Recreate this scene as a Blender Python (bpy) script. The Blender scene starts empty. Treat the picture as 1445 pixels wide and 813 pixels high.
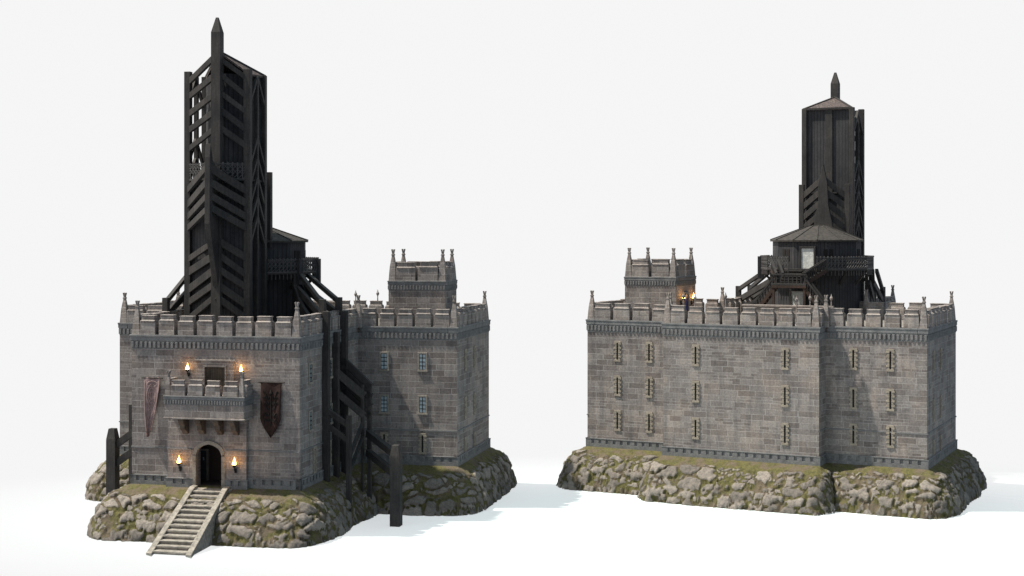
import bpy, bmesh, math, random
import numpy as np
from mathutils import Vector, Matrix
from mathutils import noise as mnoise
random.seed(7)
SC = bpy.context.scene
COL = SC.collection
PI = math.pi

# ------------------------------------------------------------------ camera
ZC = 21.8
cam = bpy.data.cameras.new('camera')
cam_o = bpy.data.objects.new('camera', cam)
COL.objects.link(cam_o)
cam_o.location = (0, 0, ZC)
cam_o.rotation_euler = (PI / 2, 0, 0)
cam.sensor_width = 36
cam.lens = 2100 / 1445 * 36
cam.shift_y = -76.5 / 1445
cam.clip_end = 6000
SC.camera = cam_o

# ------------------------------------------------------------------ surround light
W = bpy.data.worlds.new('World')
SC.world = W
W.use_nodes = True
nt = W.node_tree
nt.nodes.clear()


class NT:
    """tiny helper for wiring nodes"""
    def __init__(s, tree):
        s.t = tree

    def n(s, typ, **kw):
        d = s.t.nodes.new(typ)
        for k, v in kw.items():
            if k.startswith('_'):
                setattr(d, k[1:], v)
            else:
                key = int(k[1:]) if k[0] == 'i' and k[1:].isdigit() else k.replace('__', ' ')
                s.put(d.inputs[key], v)
        return d

    def put(s, sock, v):
        if isinstance(v, bpy.types.NodeSocket):
            s.t.links.new(v, sock)
        elif v is not None:
            sock.default_value = v

    def math(s, op, a, b=None, c=None, clamp=False):
        d = s.t.nodes.new('ShaderNodeMath')
        d.operation = op
        d.use_clamp = clamp
        s.put(d.inputs[0], a)
        s.put(d.inputs[1], b)
        s.put(d.inputs[2], c)
        return d.outputs[0]

    def mix(s, f, a, b, mode='MIX'):
        d = s.t.nodes.new('ShaderNodeMix')
        d.data_type = 'RGBA'
        d.blend_type = mode
        s.put(d.inputs[0], f)
        s.put(d.inputs[6], a)
        s.put(d.inputs[7], b)
        return d.outputs[2]

    def smooth(s, v, a, b, lo=0.0, hi=1.0):
        d = s.t.nodes.new('ShaderNodeMapRange')
        d.interpolation_type = 'SMOOTHSTEP'
        s.put(d.inputs[0], v)
        d.inputs[1].default_value = a
        d.inputs[2].default_value = b
        d.inputs[3].default_value = lo
        d.inputs[4].default_value = hi
        return d.outputs[0]

    def ramp(s, v, stops):
        d = s.t.nodes.new('ShaderNodeValToRGB')
        s.put(d.inputs[0], v)
        el = d.color_ramp.elements
        while len(el) < len(stops):
            el.new(0.5)
        for e, (p, c) in zip(el, stops):
            e.position = p
            e.color = (*c, 1)
        return d.outputs[0]


g = NT(nt)
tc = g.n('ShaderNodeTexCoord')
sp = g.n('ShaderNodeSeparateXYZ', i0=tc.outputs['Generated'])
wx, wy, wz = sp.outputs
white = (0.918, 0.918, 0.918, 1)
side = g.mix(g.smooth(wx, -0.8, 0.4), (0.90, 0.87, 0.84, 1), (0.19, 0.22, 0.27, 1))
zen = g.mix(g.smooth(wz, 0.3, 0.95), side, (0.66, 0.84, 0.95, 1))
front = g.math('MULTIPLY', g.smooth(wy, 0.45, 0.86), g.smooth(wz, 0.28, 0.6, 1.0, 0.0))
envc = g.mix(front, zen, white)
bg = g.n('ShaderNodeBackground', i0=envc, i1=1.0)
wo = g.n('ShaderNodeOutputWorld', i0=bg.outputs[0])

# ------------------------------------------------------------------ sun
SUN_EL, SUN_AZ = math.radians(61), math.radians(0)   # light travels towards +X
sun = bpy.data.lights.new('sun', 'SUN')
sun.energy = 8.0
sun.angle = math.radians(1.2)
sun.color = (1.0, 0.91, 0.78)
sun_o = bpy.data.objects.new('sun', sun)
COL.objects.link(sun_o)
dv = Vector((math.cos(SUN_AZ) * math.cos(SUN_EL), math.sin(SUN_AZ) * math.cos(SUN_EL), -math.sin(SUN_EL)))
sun_o.rotation_euler = dv.to_track_quat('-Z', 'Y').to_euler()
sun_o.location = (-60, 60, 90)

SC.view_settings.view_transform = 'Standard'
SC.view_settings.look = 'None'
SC.view_settings.exposure = 0
SC.view_settings.gamma = 1
SC.render.resolution_x = 1024
SC.render.resolution_y = 576
SC.render.engine = 'CYCLES'


# ------------------------------------------------------------------ materials
def newmat(name):
    m = bpy.data.materials.new(name)
    m.use_nodes = True
    m.node_tree.nodes.clear()
    return m, NT(m.node_tree)


def finish(m, k, color, rough=0.85, bump=None, strength=0.4, dist=0.1, metallic=0.0, spec=0.3, emit=None):
    b = k.n('ShaderNodeBsdfPrincipled')
    k.put(b.inputs['Base Color'], color)
    k.put(b.inputs['Roughness'], rough)
    b.inputs['Metallic'].default_value = metallic
    b.inputs['Specular IOR Level'].default_value = spec
    if bump is not None:
        bn = k.n('ShaderNodeBump')
        bn.inputs['Strength'].default_value = strength
        bn.inputs['Distance'].default_value = dist
        k.put(bn.inputs['Height'], bump)
        k.put(b.inputs['Normal'], bn.outputs[0])
    if emit:
        b.inputs['Emission Color'].default_value = (*emit[0], 1)
        b.inputs['Emission Strength'].default_value = emit[1]
    k.n('ShaderNodeOutputMaterial', i0=b.outputs[0])
    return m


def facecoords(k):
    """(run along the wall, height) from object coordinates and the face normal"""
    t = k.n('ShaderNodeTexCoord')
    p = k.n('ShaderNodeSeparateXYZ', i0=t.outputs['Object'])
    q = k.n('ShaderNodeSeparateXYZ', i0=t.outputs['Normal'])
    ax = k.math('ABSOLUTE', q.outputs[0])
    ay = k.math('ABSOLUTE', q.outputs[1])
    sel = k.math('GREATER_THAN', ax, ay)
    u = k.math('ADD', k.math('MULTIPLY', p.outputs[0], k.math('SUBTRACT', 1.0, sel)),
               k.math('MULTIPLY', k.math('ADD', p.outputs[1], 40.37), sel))
    up = k.math('GREATER_THAN', k.math('ABSOLUTE', q.outputs[2]), 0.7)
    v = k.math('ADD', k.math('MULTIPLY', p.outputs[2], k.math('SUBTRACT', 1.0, up)), k.math('MULTIPLY', p.outputs[1], up))
    c = k.n('ShaderNodeCombineXYZ', i0=u, i1=v, i2=0.0)
    return t, c.outputs[0], u, v


def ashlar(name, tint=(1, 1, 1), gain=1.0, mortar=1.0):
    m, k = newmat(name)
    t, uv, u, v = facecoords(k)
    nz = k.n('ShaderNodeTexNoise', i0=t.outputs['Object'], Scale=0.9, Detail=3.0)
    wob = k.n('ShaderNodeVectorMath', _operation='SCALE', i0=nz.outputs['Color'])
    wob.inputs[3].default_value = 0.05
    uvw = k.n('ShaderNodeVectorMath', _operation='ADD', i0=uv, i1=wob.outputs[0]).outputs[0]

    def brick(w, h, ofs, sq, fr, msize, a, b):
        n = k.n('ShaderNodeTexBrick', i0=uvw)
        n.offset = ofs
        n.offset_frequency = 2
        n.squash = sq
        n.squash_frequency = fr
        n.inputs['Color1'].default_value = (*a, 1)
        n.inputs['Color2'].default_value = (*b, 1)
        n.inputs['Mortar'].default_value = (1, 1, 1, 1)
        n.inputs['Scale'].default_value = 1
        n.inputs['Mortar Size'].default_value = msize
        n.inputs['Mortar Smooth'].default_value = 0.3
        n.inputs['Bias'].default_value = -0.1
        n.inputs['Brick Width'].default_value = w
        n.inputs['Row Height'].default_value = h
        return n
    A = brick(1.75, 0.56, 0.42, 0.68, 3, 0.028, (0.0, 0, 0), (1, 1, 1))
    B = brick(1.15, 0.56, 0.5, 1.35, 2, 0.028, (0.0, 0, 0), (1, 1, 1))
    C = brick(0.9, 0.28, 0.37, 1.2, 3, 0.022, (0.0, 0, 0), (1, 1, 1))
    # rows pick one of the three bonds
    row = k.math('FLOOR', k.math('DIVIDE', v, 0.56))
    wn = k.n('ShaderNodeTexWhiteNoise', _noise_dimensions='1D')
    k.put(wn.inputs['W'], k.math('ADD', row, k.math('MULTIPLY', k.math('FLOOR', k.math('DIVIDE', k.math('ADD', u, k.math('MULTIPLY', row, 2.37)), 6.1)), 17.3)))
    s1 = k.math('GREATER_THAN', wn.outputs[0], 0.45)
    s2 = k.math('GREATER_THAN', wn.outputs[0], 0.80)
    tone = k.mix(s2, k.mix(s1, A.outputs['Color'], B.outputs['Color']), C.outputs['Color'])
    fac = k.mix(s2, k.mix(s1, A.outputs['Fac'], B.outputs['Fac']), C.outputs['Fac'])
    tone = k.n('ShaderNodeSeparateColor', i0=tone).outputs[0]
    fac = k.n('ShaderNodeSeparateColor', i0=fac).outputs[0]
    base = k.ramp(tone, [(0.0, (0.142, 0.128, 0.122)), (0.3, (0.178, 0.164, 0.157)), (0.62, (0.198, 0.186, 0.179)), (1.0, (0.236, 0.223, 0.214))])
    n2 = k.n('ShaderNodeTexNoise', i0=t.outputs['Object'], Scale=6.0, Detail=8.0, Roughness=0.7)
    n3 = k.n('ShaderNodeTexNoise', i0=t.outputs['Object'], Scale=0.35, Detail=5.0, Roughness=0.6)
    mp = k.n('ShaderNodeMapping', i0=t.outputs['Object'])
    mp.inputs['Scale'].default_value = (1.6, 1.6, 0.14)
    st = k.n('ShaderNodeTexNoise', i0=mp.outputs[0], Scale=1.0, Detail=6.0, Roughness=0.65)
    col = k.mix(0.75, base, k.ramp(n2.outputs[0], [(0.25, (0.42, 0.42, 0.44)), (0.5, (1, 1, 1)), (0.75, (1.55, 1.5, 1.42))]), 'MULTIPLY')
    col = k.mix(0.9, col, k.ramp(n3.outputs[0], [(0.3, (0.68, 0.70, 0.74)), (0.52, (1.0, 1.0, 1.0)), (0.72, (1.25, 1.19, 1.12))]), 'MULTIPLY')
    col = k.mix(0.75, col, k.ramp(st.outputs[0], [(0.32, (0.62, 0.64, 0.68)), (0.5, (1, 1, 1)), (0.75, (1.3, 1.3, 1.3))]), 'MULTIPLY')
    n4 = k.n('ShaderNodeTexNoise', i0=t.outputs['Object'], Scale=0.8, Detail=3.0)
    mf = k.math('MULTIPLY', fac, k.smooth(n4.outputs[0], 0.42, 0.64, 0.05, 0.52 * mortar))
    col = k.mix(mf, col, (0.36, 0.36, 0.36, 1))
    col = k.mix(1.0, col, (tint[0] * gain, tint[1] * gain, tint[2] * gain, 1), 'MULTIPLY')
    h = k.math('ADD', k.math('MULTIPLY', k.math('SUBTRACT', 1.0, fac), 0.7), k.math('ADD', k.math('MULTIPLY', n2.outputs[0], 0.45), k.math('MULTIPLY', tone, 0.25)))
    return finish(m, k, col, 0.92, h, 0.5, 0.06)


def rough_stone(name, a, b, scale=2.0, bump=0.5):
    m, k = newmat(name)
    t = k.n('ShaderNodeTexCoord')
    n1 = k.n('ShaderNodeTexNoise', i0=t.outputs['Object'], Scale=scale, Detail=8.0, Roughness=0.65)
    n2 = k.n('ShaderNodeTexNoise', i0=t.outputs['Object'], Scale=scale * 8, Detail=4.0, Roughness=0.7)
    col = k.ramp(n1.outputs[0], [(0.3, a), (0.7, b)])
    col = k.mix(0.6, col, k.ramp(n2.outputs[0], [(0.25, (0.6, 0.6, 0.6)), (0.75, (1.4, 1.4, 1.4))]), 'MULTIPLY')
    h = k.math('ADD', n1.outputs[0], k.math('MULTIPLY', n2.outputs[0], 0.5))
    return finish(m, k, col, 0.9, h, bump, 0.06)


def timber(name, a, b, plank=0.0):
    m, k = newmat(name)
    t, uv, u, v = facecoords(k)
    mp = k.n('ShaderNodeMapping', i0=t.outputs['Object'])
    mp.inputs['Scale'].default_value = (9, 9, 0.5)
    n1 = k.n('ShaderNodeTexNoise', i0=mp.outputs[0], Scale=1.0, Detail=6.0, Roughness=0.7)
    n2 = k.n('ShaderNodeTexNoise', i0=t.outputs['Object'], Scale=0.55, Detail=4.0)
    col = k.ramp(n1.outputs[0], [(0.3, a), (0.7, b)])
    col = k.mix(0.8, col, k.ramp(n2.outputs[0], [(0.3, (0.58, 0.62, 0.70)), (0.7, (1.45, 1.4, 1.35))]), 'MULTIPLY')
    n5 = k.n('ShaderNodeTexNoise', i0=t.outputs['Object'], Scale=5.0, Detail=6.0, Roughness=0.75)
    col = k.mix(0.6, col, k.ramp(n5.outputs[0], [(0.3, (0.55, 0.55, 0.56)), (0.7, (1.6, 1.55, 1.5))]), 'MULTIPLY')
    h = k.math('MULTIPLY', n1.outputs[0], 0.4)
    if plank:
        uu = k.math('DIVIDE', u, plank)
        fr = k.math('FRACT', uu)
        idx = k.math('FLOOR', uu)
        wn = k.n('ShaderNodeTexWhiteNoise', _noise_dimensions='1D')
        k.put(wn.inputs['W'], idx)
        groove = k.math('GREATER_THAN', fr, 0.14)
        col = k.mix(0.7, col, k.ramp(wn.outputs[0], [(0.0, (0.88, 0.88, 0.88)), (1.0, (1.12, 1.12, 1.12))]), 'MULTIPLY')
        col = k.mix(k.math('SUBTRACT', 1.0, groove), col, (0.009, 0.009, 0.011, 1))
        h = k.math('ADD', h, k.math('ADD', groove, k.math('MULTIPLY', wn.outputs[0], 0.5)))
    return finish(m, k, col, 0.72, h, 0.6, 0.05, spec=0.28)


def plain(name, c, rough=0.7, metallic=0.0, var=0.25, scale=4.0, spec=0.3, emit=None):
    m, k = newmat(name)
    t = k.n('ShaderNodeTexCoord')
    n1 = k.n('ShaderNodeTexNoise', i0=t.outputs['Object'], Scale=scale, Detail=5.0)
    lo = tuple(x * (1 - var) for x in c)
    hi = tuple(x * (1 + var) for x in c)
    col = k.ramp(n1.outputs[0], [(0.3, lo), (0.7, hi)])
    return finish(m, k, col, rough, n1.outputs[0], 0.2, 0.02, metallic, spec, emit)


def mound_mat():
    m, k = newmat('mossy_rock')
    t = k.n('ShaderNodeTexCoord')
    at = k.n('ShaderNodeAttribute', _attribute_name='stone')
    sc = k.n('ShaderNodeSeparateColor', i0=at.outputs['Color'])
    mask, tone, up = sc.outputs
    n1 = k.n('ShaderNodeTexNoise', i0=t.outputs['Object'], Scale=3.0, Detail=8.0, Roughness=0.7)
    n2 = k.n('ShaderNodeTexNoise', i0=t.outputs['Object'], Scale=14.0, Detail=6.0, Roughness=0.75)
    n3 = k.n('ShaderNodeTexNoise', i0=t.outputs['Object'], Scale=0.9, Detail=4.0)
    mm = k.math('ADD', mask, k.math('MULTIPLY', k.math('SUBTRACT', n2.outputs[0], 0.5), 0.55))
    mm = k.math('ADD', mm, k.math('MULTIPLY', k.math('SUBTRACT', n1.outputs[0], 0.5), 0.7))
    mm = k.smooth(mm, 0.44, 0.62)
    st = k.ramp(tone, [(0.0, (0.135, 0.124, 0.113)), (0.5, (0.190, 0.173, 0.156)), (1.0, (0.255, 0.233, 0.210))])
    st = k.mix(0.8, st, k.ramp(n1.outputs[0], [(0.25, (0.5, 0.5, 0.52)), (0.5, (1, 1, 1)), (0.75, (1.35, 1.3, 1.25))]), 'MULTIPLY')
    vr = k.n('ShaderNodeTexVoronoi', i0=t.outputs['Object'], Scale=2.2, _feature='DISTANCE_TO_EDGE')
    st = k.mix(0.5, st, k.ramp(vr.outputs['Distance'], [(0.0, (0.45, 0.43, 0.4)), (0.07, (1, 1, 1))]), 'MULTIPLY')
    st = k.mix(0.6, st, k.ramp(n2.outputs[0], [(0.3, (0.6, 0.6, 0.6)), (0.7, (1.35, 1.35, 1.35))]), 'MULTIPLY')
    gr = k.ramp(n2.outputs[0], [(0.25, (0.030, 0.028, 0.014)), (0.45, (0.078, 0.075, 0.028)), (0.6, (0.125, 0.118, 0.048)), (0.78, (0.22, 0.20, 0.10))])
    n1b = k.n('ShaderNodeTexNoise', i0=t.outputs['Object'], Scale=2.2, Detail=8.0, Roughness=0.8)
    gr = k.mix(0.7, gr, k.ramp(n1b.outputs[0], [(0.32, (0.4, 0.4, 0.4)), (0.5, (1, 1, 1)), (0.68, (1.6, 1.5, 1.3))]), 'MULTIPLY')
    br = k.ramp(n2.outputs[0], [(0.25, (0.045, 0.035, 0.024)), (0.7, (0.17, 0.14, 0.10))])
    gr = k.mix(k.smooth(n3.outputs[0], 0.44, 0.62), gr, br)
    col = k.mix(mm, gr, st)
    h = k.math('ADD', k.math('MULTIPLY', n1.outputs[0], 0.9), k.math('ADD', k.math('MULTIPLY', n2.outputs[0], 0.7), k.math('MULTIPLY', mm, 0.5)))
    return finish(m, k, col, 0.93, h, 0.9, 0.14)


def roof_mat():
    m, k = newmat('shingles')
    t = k.n('ShaderNodeTexCoord')
    v = k.n('ShaderNodeTexVoronoi', i0=t.outputs['Object'], Scale=3.2)
    n = k.n('ShaderNodeTexNoise', i0=t.outputs['Object'], Scale=3.0, Detail=6.0)
    col = k.ramp(n.outputs[0], [(0.3, (0.016, 0.015, 0.0145)), (0.7, (0.038, 0.034, 0.031))])
    col = k.mix(0.5, col, k.ramp(v.outputs['Distance'], [(0.0, (0.5, 0.5, 0.5)), (0.6, (1.6, 1.6, 1.6))]), 'MULTIPLY')
    return finish(m, k, col, 0.8, v.outputs['Distance'], 0.5, 0.05)


def patterned_roof():
    m, k = newmat('mottled_slates')
    t = k.n('ShaderNodeTexCoord')
    mp = k.n('ShaderNodeMapping', i0=t.outputs['Object'])
    mp.inputs['Scale'].default_value = (2.2, 1.1, 1.6)
    n = k.n('ShaderNodeTexNoise', i0=mp.outputs[0], Scale=1.5, Detail=3.0, Distortion=2.5)
    col = k.ramp(n.outputs[0], [(0.36, (0.015, 0.017, 0.024)), (0.45, (0.08, 0.055, 0.045)), (0.50, (0.018, 0.02, 0.026)), (0.6, (0.13, 0.10, 0.09))])
    return finish(m, k, col, 0.8, n.outputs[0], 0.6, 0.1)


M = {
    'wall': ashlar('ashlar_masonry', (1.02, 1.0, 1.005)),
    'cap': ashlar('battlement_masonry', (1.02, 1.0, 0.995), 1.12, 0.6),
    'ledge': rough_stone('blue_grey_moulding', (0.10, 0.105, 0.112), (0.19, 0.195, 0.20), 1.3, 0.4),
    'quoin': rough_stone('sandy_quoins', (0.185, 0.165, 0.138), (0.30, 0.268, 0.222), 3.0, 0.5),
    'trim': rough_stone('pale_carved_stone', (0.17, 0.158, 0.14), (0.29, 0.265, 0.235), 2.5, 0.5),
    'step': rough_stone('worn_step_stone', (0.12, 0.116, 0.106), (0.34, 0.315, 0.28), 2.6, 0.8),
    'brown': rough_stone('brown_bracket_stone', (0.055, 0.042, 0.034), (0.12, 0.095, 0.078), 2.0, 0.4),
    'roofdeck': rough_stone('roof_paving', (0.13, 0.12, 0.11), (0.21, 0.20, 0.18), 0.8, 0.3),
    'wood': timber('charred_timber', (0.017, 0.0172, 0.0178), (0.043, 0.0415, 0.041)),
    'plank': timber('charred_planks', (0.020, 0.021, 0.0245), (0.040, 0.042, 0.047), 0.34),
    'rust': timber('rusty_timber', (0.020, 0.014, 0.012), (0.050, 0.031, 0.024)),
    'roof': roof_mat(),
    'mottle': patterned_roof(),
    'dark': plain('painted_dark', (0.012, 0.011, 0.011), 0.9, scale=1),  # near-black colour standing in for the shade inside openings
    'redwall': plain('passage_plaster', (0.055, 0.038, 0.036), 0.9, scale=1),
    'shutter': timber('brown_shutter', (0.03, 0.024, 0.018), (0.075, 0.06, 0.045), 0.16),
    'glass': plain('painted_sky_glass', (0.34, 0.44, 0.50), 0.3, spec=0.6, var=0.2, scale=2),  # pale blue base paints in the sky the panes would mirror
    'paledoor': rough_stone('weathered_pale_door', (0.34, 0.36, 0.36), (0.62, 0.63, 0.61), 2.0, 0.8),
    'bluedoor': plain('deep_blue_door', (0.015, 0.03, 0.16), 0.5, scale=3),
    'rail': plain('grey_lattice_iron', (0.065, 0.064, 0.066), 0.6),
    'slate': plain('blue_grey_door', (0.05, 0.06, 0.07), 0.6),
    'iron': plain('black_iron', (0.02, 0.018, 0.017), 0.5, 0.6),
    'mauve': plain('faded_mauve_cloth', (0.20, 0.145, 0.15), 0.95, scale=2.5),
    'mauvepale': plain('pale_mauve_thread', (0.36, 0.27, 0.26), 0.95, scale=2.5),
    'red': plain('dark_red_cloth', (0.024, 0.012, 0.010), 0.95, scale=2.5, var=0.5),
    'black': plain('black_thread', (0.010, 0.009, 0.009), 0.95),
    'flame': plain('flame', (1.0, 0.5, 0.1), 0.9, var=0.1, emit=((1.0, 0.50, 0.12), 14.0)),
    'flamecore': plain('flame_core', (1.0, 0.85, 0.5), 0.9, var=0.1, emit=((1.0, 0.82, 0.45), 26.0)),
    'mound': mound_mat(),
}
m, k = newmat('shadow_tint_floor')
# a finite studio floor, see-through to pale its shadows; its rim thins into the backdrop
d = k.n('ShaderNodeBsdfDiffuse')
d.inputs[0].default_value = (0.80, 0.95, 0.95, 1)  # cyan in the floor colour tints the shadows lying on it
t = k.n('ShaderNodeTexCoord')
v1 = k.n('ShaderNodeVectorMath', _operation='SUBTRACT', i0=t.outputs['Object'])
v1.inputs[1].default_value = (14, 137, 0)
v2 = k.n('ShaderNodeVectorMath', _operation='DIVIDE', i0=v1.outputs[0])
v2.inputs[1].default_value = (82, 38, 100)
v3 = k.n('ShaderNodeVectorMath', _operation='LENGTH', i0=v2.outputs[0])
tr = k.n('ShaderNodeBsdfTransparent')
mx = k.n('ShaderNodeMixShader', i0=k.math('ADD', k.smooth(v3.outputs['Value'], 0.22, 0.75, 0.55, 0.93), k.smooth(v3.outputs['Value'], 0.6, 1.0, 0.0, 0.07)), i1=d.outputs[0], i2=tr.outputs[0])
k.n('ShaderNodeOutputMaterial', i0=mx.outputs[0])
M['ground'] = m


# ------------------------------------------------------------------ mesh building
class MB:
    """collects vertices and faces; everything in castle coordinates"""
    def __init__(s):
        s.v = []
        s.f = []

    def add(s, vs, fs):
        o = len(s.v)
        s.v += [tuple(p) for p in vs]
        s.f += [tuple(i + o for i in f) for f in fs]
        return s

    def box(s, x0, x1, y0, y1, z0, z1, j=0.0):
        r = lambda: random.uniform(-j, j) if j else 0.0
        vs = [(x + r(), y + r(), z + r()) for z in (z0, z1) for x, y in ((x0, y0), (x1, y0), (x1, y1), (x0, y1))]
        return s.add(vs, [(3, 2, 1, 0), (4, 5, 6, 7), (0, 1, 5, 4), (1, 2, 6, 5), (2, 3, 7, 6), (3, 0, 4, 7)])

    def frust(s, cx, cy, z0, z1, a0, b0, a1, b1, ang=0.0):
        c, n = math.cos(ang), math.sin(ang)
        vs = []
        for z, a, b in ((z0, a0, b0), (z1, a1, b1)):
            for x, y in ((-a, -b), (a, -b), (a, b), (-a, b)):
                vs.append((cx + c * x - n * y, cy + n * x + c * y, z))
        return s.add(vs, [(3, 2, 1, 0), (4, 5, 6, 7), (0, 1, 5, 4), (1, 2, 6, 5), (2, 3, 7, 6), (3, 0, 4, 7)])

    def beam(s, p, q, w, h, up=(0, 0, 1)):
        p, q = Vector(p), Vector(q)
        d = (q - p).normalized()
        u = Vector(up)
        if abs(d.dot(u)) > 0.97:
            u = Vector((0, 1, 0))
        a = d.cross(u).normalized() * (w / 2)
        b = a.cross(d).normalized() * (h / 2)
        vs = [e + sa * a + sb * b for e in (p, q) for sa, sb in ((-1, -1), (1, -1), (1, 1), (-1, 1))]
        return s.add(vs, [(3, 2, 1, 0), (4, 5, 6, 7), (0, 1, 5, 4), (1, 2, 6, 5), (2, 3, 7, 6), (3, 0, 4, 7)])

    def prism(s, poly, z0, z1):
        n = len(poly)
        vs = [(x, y, z0) for x, y in poly] + [(x, y, z1) for x, y in poly]
        return s.add(vs, [tuple(range(n - 1, -1, -1)), tuple(range(n, 2 * n))] + [(i, (i + 1) % n, n + (i + 1) % n, n + i) for i in range(n)])

    def plate(s, prof, origin, du, dn, t):
        """profile (u, z) extruded by thickness t along dn; du = direction of u in plan"""
        n = len(prof)
        vs = []
        for k_ in (-t / 2, t / 2):
            for u, z in prof:
                vs.append((origin[0] + du[0] * u + dn[0] * k_, origin[1] + du[1] * u + dn[1] * k_, z))
        return s.add(vs, [tuple(range(n - 1, -1, -1)), tuple(range(n, 2 * n))] + [(i, (i + 1) % n, n + (i + 1) % n, n + i) for i in range(n)])

    def tube(s, pts, rad, n=6):
        rings = []
        for i, p in enumerate(pts):
            p = Vector(p)
            a = Vector(pts[max(i - 1, 0)])
            b = Vector(pts[min(i + 1, len(pts) - 1)])
            d = (b - a).normalized()
            u = d.cross(Vector((0, 0, 1))) if abs(d.z) < 0.95 else d.cross(Vector((0, 1, 0)))
            u.normalize()
            w = d.cross(u)
            r = rad[i] if isinstance(rad, (list, tuple)) else rad
            rings.append([p + (u * math.cos(2 * PI * j / n) + w * math.sin(2 * PI * j / n)) * r for j in range(n)])
        vs = [v for r_ in rings for v in r_]
        fs = [(i * n + j, i * n + (j + 1) % n, (i + 1) * n + (j + 1) % n, (i + 1) * n + j) for i in range(len(pts) - 1) for j in range(n)]
        fs += [tuple(range(n - 1, -1, -1)), tuple(range((len(pts) - 1) * n, len(pts) * n))]
        return s.add(vs, fs)

    def lathe(s, cx, cy, prof, n=10):
        vs = [(cx + r * math.cos(2 * PI * j / n), cy + r * math.sin(2 * PI * j / n), z) for r, z in prof for j in range(n)]
        fs = [(i * n + j, i * n + (j + 1) % n, (i + 1) * n + (j + 1) % n, (i + 1) * n + j) for i in range(len(prof) - 1) for j in range(n)]
        fs += [tuple(range(n - 1, -1, -1)), tuple(range((len(prof) - 1) * n, len(prof) * n))]
        return s.add(vs, fs)

    def build(s, name, mat, parent, bevel=0.0, smooth=False, label=None):
        me = bpy.data.meshes.new(name)
        off = Vector(parent.get('_off', (0, 0, 0))) if parent else Vector((0, 0, 0))
        me.from_pydata([Vector(p) - off for p in s.v], [], s.f)
        bm = bmesh.new()
        bm.from_mesh(me)
        bmesh.ops.recalc_face_normals(bm, faces=bm.faces)
        bm.to_mesh(me)
        bm.free()
        mats = mat if isinstance(mat, list) else [mat]
        for mm in mats:
            me.materials.append(M[mm])
        if smooth:
            for p in me.polygons:
                p.use_smooth = True
        o = bpy.data.objects.new(name, me)
        COL.objects.link(o)
        if parent:
            o.parent = parent
            o['_off'] = tuple(off)
        if label:
            o['label'] = label
        if bevel:
            b = o.modifiers.new('bevel', 'BEVEL')
            b.width = bevel
            b.segments = 2
            b.limit_method = 'ANGLE'
            b.angle_limit = math.radians(40)
        return o


def thing(name, label, cat, pose, at=(0, 0, 0), group=None):
    """an Empty at a thing's base; children are built in castle coordinates"""
    o = bpy.data.objects.new(name, None)
    COL.objects.link(o)
    x0, y0, th = pose
    c, s_ = math.cos(th), math.sin(th)
    o.location = (x0 + c * at[0] - s_ * at[1], y0 + s_ * at[0] + c * at[1], at[2])
    o.rotation_euler = (0, 0, th)
    o['label'] = label
    o['category'] = cat
    o['_off'] = tuple(at)
    if group:
        o['group'] = group
    return o


# ------------------------------------------------------------------ ground
GZ = -4.0
b = MB().add([(-120, 60, GZ), (130, 60, GZ), (130, 240, GZ), (-120, 240, GZ)], [(0, 1, 2, 3)])
o = b.build('ground', 'ground', None)
o['kind'] = 'structure'

POSE_L = (-38.86, 147.437, -0.218)
POSE_R = (45.216, 151.625, 2.683)

FB = (9.24, 24.75, -15.7)      # front block x0, x1, y


# ------------------------------------------------------------------ mounds
def vor(P, seed):
    """cell noise: distance to nearest two jittered points, id of the nearest"""
    base = np.floor(P).astype(np.int64)
    d1 = np.full(len(P), 9.0)
    d2 = np.full(len(P), 9.0)
    cid = np.zeros(len(P))
    for dx in (-1, 0, 1):
        for dy in (-1, 0, 1):
            for dz in (-1, 0, 1):
                c = base + np.array([dx, dy, dz])
                h = (c[:, 0] * 73856093 ^ c[:, 1] * 19349663 ^ c[:, 2] * 83492791 ^ (seed * 7919)) & 0xffffff
                r1 = ((h * 1103515245 + 12345) & 0xffff) / 65535.0
                r2 = (((h * 69069 + 1) >> 4) & 0xffff) / 65535.0
                r3 = (((h * 134775813 + 7) >> 7) & 0xffff) / 65535.0
                q = c + 0.12 + 0.76 * np.stack([r1, r2, r3], 1)
                d = np.sqrt(((P - q) ** 2).sum(1))
                m1 = d < d1
                d2 = np.where(m1, d1, np.minimum(d2, d))
                cid = np.where(m1, (((h * 2654435761) >> 8) & 0xffff) / 65535.0, cid)
                d1 = np.where(m1, d, d1)
    return d1, d2, cid


def wob(P, f, seed):
    x, y, z = P[:, 0] * f, P[:, 1] * f, P[:, 2] * f
    s = np.sin(x * 1.7 + 1.3 * np.sin(y * 1.1 + seed) + z) + np.sin(y * 2.1 + 1.7 * np.sin(x * .9 + seed * 2) - z * 1.3) + np.sin((x + y) * 3.1 + seed * 3 + z * 2.2) * .5
    return s / 2.5


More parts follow.
